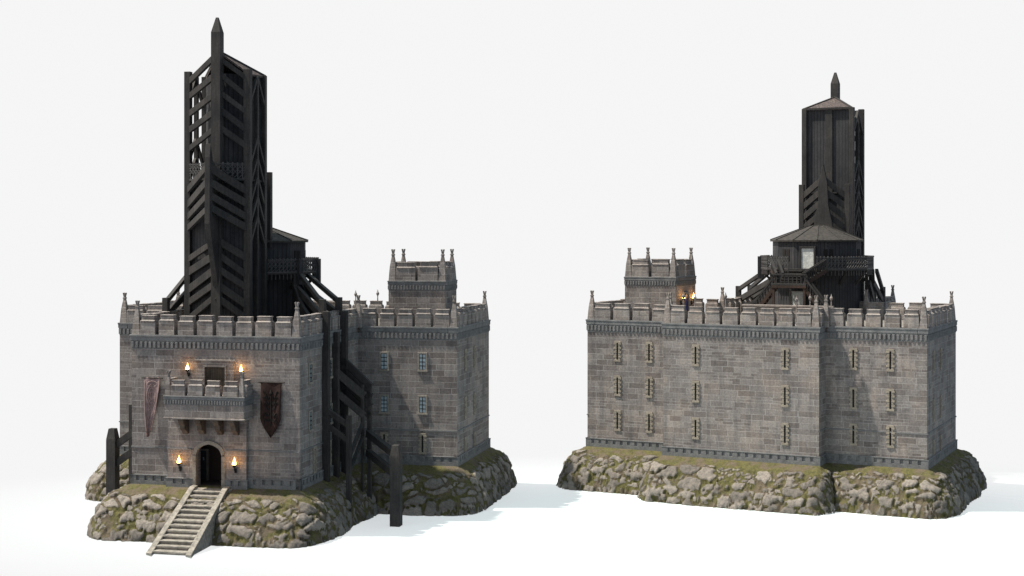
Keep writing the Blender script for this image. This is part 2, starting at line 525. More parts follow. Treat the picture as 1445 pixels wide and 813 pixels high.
def mound(pose, Wd, Dp, seed, label, group):
    rects = [(0, Wd, 0, Dp, 2.8, 3.7, 4.2), (FB[0], FB[1], FB[2] - 0.2, 2, 3.2, 2.0, 4.7), (9.5, 25.1, 2, Dp + 2.4, 1.9, 4.2, 3)]
    st = 0.085
    xs = np.arange(-6.5, Wd + 6.5, st)
    ys = np.arange(FB[2] - 7, Dp + 8.5, st)
    X, Y = np.meshgrid(xs, ys, indexing='ij')
    n1 = wob(np.stack([X.ravel(), Y.ravel(), 0 * X.ravel()], 1), 0.32, seed).reshape(X.shape)
    H = np.full(X.shape, -9.0)
    DD = np.full(X.shape, 99.0)
    for (x0, x1, y0, y1, rs, rb, rf) in rects:
        dx = np.maximum(np.maximum(x0 - X, X - x1), 0)
        dy = np.maximum(y0 - Y, Y - y1)
        fy = np.where(Y < y0, rf, rb)
        dn = np.sqrt((dx / rs) ** 2 + (np.maximum(dy, 0) / fy) ** 2) * (1 + 0.07 * n1)
        dd = np.clip(dn, 0, 1.12)
        prof = np.where(dd <= 1, 1 - np.power(np.clip(1 - np.power(dd, 2.3), 0, 1), 0.72), 1 + (dd - 1) * 5)
        h = -0.02 - 4.12 * prof - 0.25 * np.clip(dn * 4, 0, 1) 
        crease = 0.75 * np.exp(-((H - h) / 0.38) ** 2) * np.clip((np.minimum(DD, dn) - .25) / .3, 0, 1)
        H = np.maximum(H, h) - crease
        DD = np.minimum(DD, dn)
    gx, gy = np.gradient(H, st)
    N = np.stack([-gx, -gy, np.ones_like(gx)], -1)
    N /= np.linalg.norm(N, axis=-1, keepdims=True)
    P = np.stack([X, Y, H], -1).reshape(-1, 3)
    N = N.reshape(-1, 3)
    keep = H > GZ - 0.6
    # leave out the part below the building
    inside = (X > 0.6) & (X < Wd - 0.6) & (Y > 0.6) & (Y < Dp - 0.6)
    inside |= (X > FB[0] + .6) & (X < FB[1] - .6) & (Y > FB[2] + .6) & (Y < 3)
    keep &= ~inside
    Pw = P.copy()
    Pw[:, 0] += 0.34 * wob(P, 1.2, seed + 1) + 0.12 * wob(P, 3.7, seed + 21)
    Pw[:, 1] += 0.34 * wob(P, 1.2, seed + 5) + 0.12 * wob(P, 3.9, seed + 22)
    Pw[:, 2] += 0.22 * wob(P, 1.3, seed + 9) + 0.09 * wob(P, 4.1, seed + 23)
    big = vor(Pw / np.array([1.7, 1.7, 0.82]), seed)
    sml = vor(Pw / np.array([0.85, 0.85, 0.5]) + 31.7, seed + 3)
    dn = DD.ravel()
    zone = np.clip((dn + 0.10 * wob(P, 0.9, seed + 4) - 0.27) / 0.22, 0, 1)              # bare earth near the plinth
    usebig = big[2] > 0.26
    eb = (big[1] - big[0])
    es = (sml[1] - sml[0])
    mb = np.clip((eb - 0.03) / 0.20, 0, 1) * (big[2] > 0.26)
    ms = np.clip((es - 0.03) / 0.24, 0, 1) * (sml[2] > 0.12)
    mask = np.where(usebig, mb, ms * 0.95) * zone
    hgt = np.where(usebig, np.power(mb, 0.6) * (0.20 + 0.20 * ((big[2] * 3.7) % 1.0)), np.power(ms, 0.6) * 0.17) * zone
    # facets on the rocks
    fac = vor(Pw / 0.42 + 11.3, seed + 8)
    hgt = hgt + mask * (0.20 * (0.5 - fac[0])) + (0.05 * wob(P, 3.2, seed + 2) + 0.035 * wob(P, 9.0, seed + 12)) * (1 - mask) * np.clip(dn * 5, 0, 1)
    hgt -= 0.05 * zone
    Q = P + N * hgt[:, None]
    tone = np.where(usebig, (big[2] * 7.3) % 1.0, (sml[2] * 5.1) % 1.0)
    idx = -np.ones(X.size, int)
    kk = np.where(keep.ravel())[0]
    idx[kk] = np.arange(len(kk))
    I = idx.reshape(X.shape)
    a, b_, c, d = I[:-1, :-1], I[1:, :-1], I[1:, 1:], I[:-1, 1:]
    ok = (a >= 0) & (b_ >= 0) & (c >= 0) & (d >= 0)
    F = np.stack([a[ok], b_[ok], c[ok], d[ok]], 1)
    V = Q[kk]
    me = bpy.data.meshes.new('rocky_mound')
    me.vertices.add(len(V))
    me.vertices.foreach_set('co', V.astype(np.float32).ravel())
    me.loops.add(F.size)
    me.loops.foreach_set('vertex_index', F.astype(np.int32).ravel())
    me.polygons.add(len(F))
    me.polygons.foreach_set('loop_start', np.arange(0, F.size, 4, dtype=np.int32))
    me.polygons.foreach_set('loop_total', np.full(len(F), 4, dtype=np.int32))
    me.update(calc_edges=True)
    me.polygons.foreach_set('use_smooth', np.ones(len(F), dtype=bool))
    at = me.color_attributes.new('stone', 'FLOAT_COLOR', 'POINT')
    colr = np.stack([mask[kk], tone[kk], dn[kk], np.ones(len(kk))], 1).astype(np.float32)
    at.data.foreach_set('color', colr.ravel())
    bm = bmesh.new()
    bm.from_mesh(me)
    bmesh.ops.bisect_plane(bm, geom=bm.verts[:] + bm.edges[:] + bm.faces[:], plane_co=(0, 0, GZ - .004), plane_no=(0, 0, 1), clear_inner=True)
    bm.to_mesh(me)
    bm.free()
    me.materials.append(M['mound'])
    o = bpy.data.objects.new('rocky_mound', me)
    COL.objects.link(o)
    o.location = (pose[0], pose[1], 0)
    o.rotation_euler = (0, 0, pose[2])
    o['kind'] = 'structure'
    o['label'] = label
    return o


# ------------------------------------------------------------------ masonry parts
def pinnacle(root, x, y, z, h=3.0, w=0.38, name='pinnacle'):
    b = MB()
    b.frust(x, y, z - 0.1, z + 0.45 * h, w, w, w * 0.72, w * 0.72)
    b.frust(x, y, z + 0.45 * h, z + 0.8 * h, w * 0.72, w * 0.72, w * 0.3, w * 0.3)
    b.frust(x, y, z + 0.8 * h, z + 0.84 * h, w * 0.42, w * 0.42, w * 0.42, w * 0.42)
    for i in range(4):
        a = PI / 4 + i * PI / 2
        b.beam((x + .05 * math.cos(a), y + .05 * math.sin(a), z + 0.84 * h), (x + .17 * math.cos(a), y + .17 * math.sin(a), z + h), 0.10, 0.10)
    b.frust(x, y, z + 0.84 * h, z + 0.93 * h, w * 0.34, w * 0.34, w * 0.15, w * 0.15)
    return b.build(name, 'cap', root, 0.02)


def finial(root, x, y, z, h=1.5):
    b = MB()
    b.lathe(x, y, [(0.1, z), (0.06, z + .45 * h), (0.055, z + .6 * h), (0.15, z + .68 * h), (0.17, z + .76 * h), (0.07, z + .86 * h), (0.01, z + h)], 8)
    return b.build('finial', 'cap', root)


def oriented(p0, p1):
    """plan frame of a wall run: along and outward (outward is to the right of the run)"""
    d = Vector((p1[0] - p0[0], p1[1] - p0[1]))
    L = d.length
    d.normalize()
    return L, d, Vector((d.y, -d.x))


def blk(b, p0, d, n, u0, u1, o0, o1, z0, z1, j=0.0):
    r = lambda: random.uniform(-j, j) if j else 0.0
    vs = []
    for z in (z0, z1):
        for u, o in ((u0, o0), (u1, o0), (u1, o1), (u0, o1)):
            vs.append((p0[0] + d.x * u + n.x * o + r(), p0[1] + d.y * u + n.y * o + r(), z + r()))
    b.add(vs, [(3, 2, 1, 0), (4, 5, 6, 7), (0, 1, 5, 4), (1, 2, 6, 5), (2, 3, 7, 6), (3, 0, 4, 7)])


def parapet(root, p0, p1, zt, e0=0.75, e1=0.75, mh=1.16, ch=0.54, th=0.85, pitch=1.83, n_m=None, gap=0.33, ledge=True, e0l=0.16, e1l=0.16, scale=1.0):
    L, d, n = oriented(p0, p1)
    run = L - e0 - e1
    cnt = n_m or max(1, round((run + gap) / pitch))
    w = (run + gap) / cnt - gap
    for i in range(cnt):
        u = e0 + i * (w + gap)
        b = MB()
        hh = random.uniform(-0.05, 0.05)
        blk(b, p0, d, n, u, u + w, -th, 0.02, zt - 0.02, zt + mh + hh, 0.012)
        blk(b, p0, d, n, u + 0.05, u + w - 0.05, -th + 0.05, 0.075, zt + mh + hh, zt + mh + 0.07 + hh)
        # sloping shoulder, then the upper course
        vs = []
        for z, iu, io0, io1 in ((zt + mh + 0.07 + hh, 0.04, -th + 0.06, 0.04), (zt + mh + 0.15 + hh, 0.13, -th + 0.14, -0.10)):
            for uu, oo in ((u + iu, io0), (u + w - iu, io0), (u + w - iu, io1), (u + iu, io1)):
                vs.append((p0[0] + d.x * uu + n.x * oo, p0[1] + d.y * uu + n.y * oo, z))
        b.add(vs, [(3, 2, 1, 0), (4, 5, 6, 7), (0, 1, 5, 4), (1, 2, 6, 5), (2, 3, 7, 6), (3, 0, 4, 7)])
        blk(b, p0, d, n, u + 0.14, u + w - 0.14, -th + 0.15, -0.11, zt + mh + 0.14 + hh, zt + mh + ch - 0.09 + hh, 0.012)
        blk(b, p0, d, n, u + 0.10, u + w - 0.10, -th + 0.11, -0.06, zt + mh + ch - 0.09 + hh, zt + mh + ch + hh, 0.008)
        b.build('merlon', 'cap', root, 0.025)
    if ledge:
        b = MB()
        k_ = scale
        e0x, e1x = -e0l, L + e1l
        blk(b, p0, d, n, e0x, e1x, -th, 0.16 * k_, zt - 0.16 * k_, zt)
        blk(b, p0, d, n, e0x + .03, e1x - .03, -th, 0.12 * k_, zt - 0.50 * k_, zt - 0.16 * k_)
        blk(b, p0, d, n, e0x + .07, e1x - .07, -th, 0.07 * k_, zt - 0.60 * k_, zt - 0.50 * k_)
        step = 0.41 * k_
        cc = int((L - 0.1) / step)
        for i in range(cc + 1):
            u = 0.02 + i * (L - 0.04 - 0.2 * k_) / max(cc, 1)
            blk(b, p0, d, n, u, u + 0.21 * k_, -0.03, 0.13 * k_, zt - 1.12 * k_, zt - 0.60 * k_)
            blk(b, p0, d, n, u - 0.05 * k_, u + 0.26 * k_, -0.03, 0.10 * k_, zt - 0.70 * k_, zt - 0.60 * k_)
        blk(b, p0, d, n, -0.02, L + 0.02, -0.03, 0.035, zt - 1.24 * k_, zt - 1.12 * k_)
        b.build('corbel_table', 'ledge', root, 0.02)


def plinth(root, p0, p1, dz=0.0, e=0.14):
    L, d, n = oriented(p0, p1)
    b = MB()
    blk(b, p0, d, n, -e, L + e, -0.3, e, -0.5 + dz, 0.30 + dz)
    blk(b, p0, d, n, -e - .03, L + e + .03, -0.3, e + 0.03, 0.74 + dz, 0.84 + dz)
    cnt = max(2, round((L + 2 * e) / 0.80))
    pit = (L + 2 * e) / cnt
    for i in range(cnt):
        a0 = -e if i == 0 else -e + i * pit + 0.14
        a1 = L + e if i == cnt - 1 else -e + (i + 1) * pit - 0.14
        blk(b, p0, d, n, a0, a1, -0.3, e, 0.30 + dz, 0.74 + dz)
    blk(b, p0, d, n, -0.02, L + 0.02, -0.3, 0.02, 0.28 + dz, 0.76 + dz)
    b.build('plinth', 'ledge', root, 0.015)


def moulding(root, p0, p1, z, e0=0.06, e1=0.06):
    L, d, n = oriented(p0, p1)
    b = MB()
    blk(b, p0, d, n, -e0, L + e1, -0.1, 0.07, z - 0.06, z + 0.05)
    b.build('string_course', 'ledge', root)


def slit(root, p0, p1, u, z, h=2.1):
    L, d, n = oriented(p0, p1)
    b = MB()
    b2 = MB()
    z0 = z - h / 2
    cnt = 8
    ch = (h - 0.34) / cnt
    blk(b, p0, d, n, u - 0.36, u + 0.36, -0.05, 0.10, z0, z0 + 0.2, .01)
    blk(b, p0, d, n, u - 0.36, u + 0.36, -0.05, 0.10, z0 + h - 0.2, z0 + h, .01)
    for i in range(cnt):
        zz = z0 + 0.17 + i * ch
        for s_ in (-1, 1):
            wdt = 0.41 if i % 2 else 0.29
            a0, a1 = sorted((u + s_ * 0.09, u + s_ * wdt))
            blk(b, p0, d, n, a0, a1, -0.05, 0.085 + 0.02 * (i % 2), zz + 0.01, zz + ch - 0.01, .008)
    o = b.build('arrow_slit', 'quoin', root, 0.015)
    blk(b2, p0, d, n, u - 0.1, u + 0.1, -0.05, 0.012, z0 + 0.19, z0 + h - 0.19)  # dark slab paints the shade of the slit; no recess is cut
    b2.build('painted_opening', 'dark', o)


def glazed(root, p0, p1, u, z, w=0.62, h=1.5, rows=4, cols=2):
    L, d, n = oriented(p0, p1)
    b, b2 = MB(), MB()
    t = 0.16
    for a0, a1, c0, c1 in ((-w / 2 - t, -w / 2, -h / 2 - t, h / 2 + t), (w / 2, w / 2 + t, -h / 2 - t, h / 2 + t)):
        blk(b, p0, d, n, u + a0, u + a1, -0.05, 0.09, z + c0, z + c1)
    blk(b, p0, d, n, u - w / 2, u + w / 2, -0.05, 0.088, z + h / 2, z + h / 2 + t)
    blk(b, p0, d, n, u - w / 2 - t - .04, u + w / 2 + t + .04, -0.05, 0.14, z - h / 2 - t - .03, z - h / 2)
    o = b.build('window', 'trim', root, 0.015)
    blk(b2, p0, d, n, u - w / 2, u + w / 2, -0.05, 0.015, z - h / 2, z + h / 2)
    b2.build('pane', 'glass', o)
    b3 = MB()
    for i in range(rows + 1):
        zz = z - h / 2 + h * i / rows
        blk(b3, p0, d, n, u - w / 2, u + w / 2, 0.0, 0.045, zz - 0.035, zz + 0.035)
    for i in range(cols + 1):
        uu = u - w / 2 + w * i / cols
        blk(b3, p0, d, n, uu - 0.03, uu + 0.03, 0.0, 0.05, z - h / 2, z + h / 2)
    b3.build('glazing_bars', 'iron', o)


# ------------------------------------------------------------------ the stone castle
def castle(pose, Wd, Dp, view, label):
    root = thing('stone_castle', label, 'castle', pose, group='two castles on rocky mounds')
    x0, x1, yf = FB
    b0, b1, yb = 9.53, 25.1, Dp + 2.4
    T = 13.0
    main = MB().box(0, Wd, 0, Dp, -1, 12.9)
    main.build('main_range', 'wall', root)
    f = MB()
    dx0, dx1, dzt = 15.42, 17.86, 3.85
    f.box(x0, 12.9, yf, 0, -1, 12.9)
    f.box(12.9, dx0, yf, -15.1, -1, 12.9)
    f.box(12.9, dx0, -15.1, 0, dzt + .3, 12.9)
    f.box(12.9, dx0, -12.6, 0, -1, dzt + .3)
    f.box(dx1, x1, yf, 0, -1, 12.9)
    f.box(dx0, dx1, yf, 0, dzt + .3, 12.9)
    f.box(dx0, dx1, -12.6, 0, -1, dzt + .3)
    f.build('gatehouse', 'wall', root)
    MB().box(b0, b1, Dp, yb, -1, 12.9).build('rear_projection', 'wall', root)
    r = MB()
    r.box(0.5, Wd - 0.5, 0.5, Dp - 0.5, 12.9, 12.93)
    r.box(x0 + .5, x1 - .5, yf + .5, 0.5, 12.9, 12.93)
    r.box(b0 + .5, b1 - .5, Dp - .5, yb - .5, 12.9, 12.93)
    r.build('roof_terrace', 'roofdeck', root)
    runs = {
        'front': ((x0, yf), (x1, yf)), 'gr': ((x1, yf), (x1, 0)), 'wr': ((x1, 0), (Wd, 0)), 'right': ((Wd, 0), (Wd, Dp)),
        'bl': ((Wd, Dp), (b1, Dp)), 'b1s': ((b1, Dp), (b1, yb)), 'mid': ((b1, yb), (b0, yb)), 'b0s': ((b0, yb), (b0, Dp)),
        'br': ((b0, Dp), (0, Dp)), 'left': ((0, Dp), (0, 0)), 'wl': ((0, 0), (x0, 0)), 'gl': ((x0, 0), (x0, yf)),
    }
    cnts = {'front': 8, 'gr': 8, 'wr': 5, 'right': 7, 'bl': 4, 'mid': 8, 'br': 5, 'left': 7, 'wl': 4, 'gl': 8, 'b1s': 1, 'b0s': 1}
    ends = {'front': (0.75, 0.75), 'gr': (0.95, 0.3), 'wr': (0.3, 0.75), 'right': (0.95, 0.9), 'bl': (0.75, 0.3), 'b1s': (0.3, 0.95), 'mid': (0.75, 0.75),
            'b0s': (0.95, 0.3), 'br': (0.3, 0.75), 'left': (0.95, 0.9), 'wl': (0.75, 0.3), 'gl': (0.3, 0.95)}
    inner = {'gr': (0.16, -1.0), 'wr': (-0.17, .155), 'bl': (0.155, -0.17), 'b1s': (-.9, .155), 'mid': (.16, .16), 'b0s': (.155, -.9), 'br': (-.17, .155), 'wl': (.155, -.17), 'gl': (-1.0, 0.155)}
    for nm, (p, q) in runs.items():
        e = inner.get(nm, (0.16, 0.16))
        if nm in ('front', 'right', 'left', 'mid'):
            e = (0.16, 0.16)
        else:
            e = (min(e[0], 0.155), min(e[1], 0.155))
            if nm in ('gr', 'b0s'):
                e = (-0.86, e[1])
            if nm in ('gl', 'b1s'):
                e = (e[0], -0.86)
            if nm in ('wr', 'br'):
                e = (e[0], -0.86)
            if nm in ('wl', 'bl'):
                e = (-0.86, e[1])
        parapet(root, p, q, T, *ends[nm], n_m=cnts[nm], e0l=e[0], e1l=e[1])
        if nm not in ('front',):
            plinth(root, p, q, e=0.14 if nm in ('front', 'right', 'left', 'mid', 'gr', 'gl') else 0.135)
        if nm not in ('bl', 'mid', 'b1s', 'front'):
            moulding(root, p, q, 3.2, .055 if nm in ('right', 'left') else -0.0, .055 if nm in ('right', 'left') else -0.0)
    for px, py in ((x0 + .36, yf + .36), (x1 - .36, yf + .36), (.36, .36), (Wd - .36, .36), (Wd - .36, Dp - .36), (.36, Dp - .36), (b0 + .36, yb - .36), (b1 - .36, yb - .36),
                   (x1 + 0.1, -0.2), (x0 - 0.1, -0.2), (b0 - .1, Dp + .15), (b1 + .1, Dp + .15)):
        pinnacle(root, px, py, T, 2.95)
    for px, py in ((22.0, yb - .5), (24.4, Dp - 1.5), (12.0, yb - 1.2), (20.4, 12.3), (11.8, 12.2), (9.7, 12.2)):
        finial(root, px, py, T + 1.2, 1.75)
    # low inner balustrade on the terrace
    b = MB()
    b.box(9.6, 18.6, 12.0, 12.3, 13.0, 14.55)
    b.box(9.5, 18.7, 11.9, 12.4, 14.55, 14.75)
    b.build('inner_balustrade', 'cap', root, 0.03)
    # ---- front wall openings
    bay0, bay1, by = 12.82, 20.06, -16.06
    if view == 'front':
        plinth(root, (x0, yf), (bay0, yf), 0.0)
        plinth(root, (bay1, yf), (x1, yf), 0.0)
        moulding(root, (x0, yf), (bay0, yf), 3.2, 0, 0)
        moulding(root, (bay1, yf), (x1, yf), 3.2, 0, 0)
        # projecting bay with a pointed doorway
        b = MB()
        zt = 6.1
        b.box(bay0, dx0, by, yf + 0.01, -1, zt)
        b.box(dx1, bay1, by, yf + 0.01, -1, zt)
        cxm, hw, zs = (dx0 + dx1) / 2, (dx1 - dx0) / 2, 2.75
        arch = []
        for i in range(17):
            s_ = -1 + 2 * i / 16
            arch.append((cxm + hw * s_, zs + 0.70 * (1 - abs(s_) ** 3.0) ** 0.55 + 0.26 * (1 - abs(s_))))
        for i in range(16):
            (a0, z0), (a1, z1) = arch[i], arch[i + 1]
            vs = [(a0, by, z0), (a1, by, z1), (a1, by, zt), (a0, by, zt), (a0, yf + .01, z0), (a1, yf + .01, z1), (a1, yf + .01, zt), (a0, yf + .01, zt)]
            b.add(vs, [(0, 1, 2, 3), (7, 6, 5, 4), (0, 4, 5, 1), (3, 2, 6, 7)])
        b.build('entrance_bay', 'wall', root)
        plinth(root, (bay0, by), (dx0 - 0.42, by), -0.12)
        plinth(root, (dx1 + 0.42, by), (bay1, by), -0.12)
        moulding(root, (bay0, by), (dx0 - 0.4, by), 3.2, 0.05, 0)
        moulding(root, (dx1 + 0.4, by), (bay1, by), 3.2, 0, 0.05)
        # door surround
        b = MB()
        for s_, xx in ((-1, dx0), (1, dx1)):
            zz = -0.3
            i = 0
            while zz < zs:
                hh = min(0.5, zs - zz)
                w_ = 0.31 if i % 2 else 0.26
                a0, a1 = sorted((xx - s_ * 0.04, xx + s_ * w_))
                b.box(a0, a1, by - 0.13, by + 0.3, zz, zz + hh - 0.015, 0.008)
                zz += hh
                i += 1
        for i in range(16):
            (a0, z0), (a1, z1) = arch[i], arch[i + 1]
            def outp(a, z):
                v = Vector((a - cxm, (z - zs) + 0.55))
                v = v.normalized() * 0.29
                return a + v.x, z + v.y
            c0, c1 = outp(a0, z0), outp(a1, z1)
            g_ = 0.0
            i0, i1 = (a0 - (c0[0] - a0) * .15, z0 - 0.03), (a1 - (c1[0] - a1) * .15, z1 - 0.03)
            q = [i0, i1, c1, c0]
            vs = [(x, by - 0.13, z) for x, z in q] + [(x, by + 0.3, z) for x, z in q]
            b.add(vs, [(0, 1, 2, 3), (7, 6, 5, 4), (0, 4, 5, 1), (1, 5, 6, 2), (2, 6, 7, 3), (3, 7, 4, 0)])
        dr = b.build('doorway', 'trim', root, 0.012, label='pointed stone doorway at the head of the stairs')
        # passage behind
        b = MB()
        b.box(12.9, 12.96, -15.1, -12.6, -.1, dzt + .3)
        b.box(dx1 - .04, dx1, yf, -12.6, -.1, dzt + .3)
        b.box(12.9, dx1, -12.68, -12.6, -.1, dzt + .3)
        b.box(12.9, dx1, -15.1, -12.6, -.2, -.02)
        b.box(dx0, dx1, -15.7, -15.1, -.2, -.021)
        b.box(12.9, dx1, -15.1, -12.6, dzt + .15, dzt + .29)
        b.build('passage', 'redwall', dr)
        b = MB()
        b.box(14.15, 14.33, -12.9, -12.68, 0, 2.75)
        b.box(14.98, 15.16, -12.9, -12.68, 0, 2.75)
        b.box(14.15, 15.16, -12.95, -12.69, 2.6, 2.8)
        b.build('inner_door_frame', 'trim', dr, 0.01)
        MB().box(14.33, 14.98, -12.78, -12.69, 0.02, 2.6).build('inner_door', 'slate', dr)
        MB().box(14.6, 14.72, -12.82, -12.78, 1.75, 2.05).build('peephole', 'glass', dr)
        # balcony
        ba0, ba1, bf = 13.26, 20.5, -17.65
        bl = MB()
        bl.box(ba0, ba1, bf, yf, 6.12, 7.95)
        bl.box(ba0 - .1, ba1 + .1, bf - .1, yf, 5.98, 6.12)
        bal = bl.build('balcony', 'cap', root, 0.03, label='battlemented stone balcony over the doorway')
        for (p, q, n_, e0, e1) in (((ba0, bf), (ba1, bf), 4, 0.55, 0.55), ((ba1, bf), (ba1, yf), 1, 0.6, 0.05), ((ba0, yf), (ba0, bf), 1, 0.05, 0.6)):
            parapet(bal, p, q, 7.97, e0, e1, mh=0.85, ch=0.52, th=0.5, n_m=n_, gap=0.26, e0l=0.1 if n_ == 4 else 0, e1l=0.1 if n_ == 4 else 0, scale=0.62)
        pinnacle(bal, ba0 + .27, bf + .27, 7.97, 2.1, 0.26)
        pinnacle(bal, ba1 - .27, bf + .27, 7.97, 2.1, 0.26)
        for cx in (14.55, 16.1, 17.75, 19.2):
            prof = [(0, 5.98), (0, 5.75), (0.12, 5.55), (0.35, 5.35), (0.42, 5.0), (0.85, 4.75), (0.95, 4.55), (1.6, 4.55), (1.6, 5.98)]
            b = MB().plate(prof, (cx, bf + .35), (0, 1), (1, 0), 0.48)
            b.build('bracket', 'brown', bal, 0.03)
        # shuttered window above the balcony
        b = MB()
        b.box(15.45, 18.75, yf - 0.12, yf + .05, 10.42, 10.8, .01)
        b.box(15.35, 16.0, yf - 0.12, yf + .05, 8.2, 10.42, .01)
        b.box(18.15, 18.8, yf - 0.12, yf + .05, 8.2, 10.42, .01)
        b.box(15.2, 18.95, yf - 0.2, yf + .05, 10.8, 10.95)
        b.box(16.0, 16.15, yf - 0.2, yf + .05, 8.2, 10.42)
        b.box(18.0, 18.15, yf - 0.2, yf + .05, 8.2, 10.42)
        b.box(16.0, 18.15, yf - 0.2, yf + .05, 10.3, 10.43)
        w_ = b.build('window', 'wall', root, 0.02, label='wide shuttered window above the balcony')
        MB().box(16.15, 18.0, yf - 0.05, yf + .02, 8.2, 10.3).build('shutter', 'shutter', w_)
    # ---- windows
    if view == 'front':
        for u in (2.6, 6.4):
            glazed(root, *runs['wr'], u, 9.68)
            glazed(root, *runs['wr'], u, 5.62)
            slit(root, *runs['wr'], u, 1.95, 2.0)
        for yy in (-13.1, -7.9, -3.4):
            glazed(root, *runs['gr'], yy + 15.7, 9.68, w=0.6)
            glazed(root, *runs['gr'], yy + 15.7, 5.55, w=0.6)
        for yy in (-12.1, -8.2):
            slit(root, *runs['gr'], yy + 15.7, 2.0, 2.4)
    for u in (3.0, 6.7, 10.3):
        for z in (9.7, 5.1, 1.25):
            if view == 'back' and u > 9 or view == 'front' and u > 9:
                continue
            slit(root, *runs['right'], u, z)
            slit(root, *runs['left'], Dp - 15.1 + u, z)
    for xx in (30.95, 27.5):
        for z in (9.82, 6.3, 2.75):
            slit(root, *runs['bl'], Wd - xx, z)
    for xx in (21.73, 12.8):
        for z in (9.9, 6.35, 2.75):
            slit(root, *runs['mid'], b1 - xx, z)
    for xx in (6.85, 3.37):
        for z in (9.93, 6.2, 2.78):
            slit(root, *runs['br'], b0 - xx, z)
    # ---- square turret on the right wing
    tx0, tx1, ty0, ty1, tz = 26.95, 32.65, 2.7, 8.9, 17.25
    if view == 'front':
        ty1 = 6.9
    tur = MB().box(tx0, tx1, ty0, ty1, 12.9, tz - .1).build('turret', 'wall', root, label='square corner turret rising above the battlements')
    c = [(tx0, ty0), (tx1, ty0), (tx1, ty1), (tx0, ty1)]
    for i in range(4):
        parapet(tur, c[i], c[(i + 1) % 4], tz, 0.75, 0.75, mh=1.25, ch=0.6, n_m=2, gap=0.32, e0l=0.1 if i % 2 == 0 else -0.86, e1l=0.1 if i % 2 == 0 else -0.86, scale=0.75)
        pinnacle(tur, c[i][0] + (.36 if i in (0, 3) else -.36), c[i][1] + (.36 if i < 2 else -.36), tz, 3.05)
    MB().box(tx0 + .5, tx1 - .5, ty0 + .5, ty1 - .5, tz - .1, tz - .06).build('turret_roof', 'roofdeck', tur)
    if view == 'back':
        b = MB()
        b.box(tx0 - .16, tx0, 4.95, 5.25, 12.9, 15.35)
        b.box(tx0 - .16, tx0, 6.35, 6.65, 12.9, 15.35)
        b.box(tx0 - .16, tx0, 4.95, 6.65, 15.35, 15.6)
        d_ = b.build('door_frame', 'ledge', tur, 0.02)
        MB().box(tx0 - .07, tx0 - .01, 5.25, 6.35, 12.9, 15.35).build('blue_door', 'bluedoor', d_, label='deep blue door at the foot of the turret')
    return root


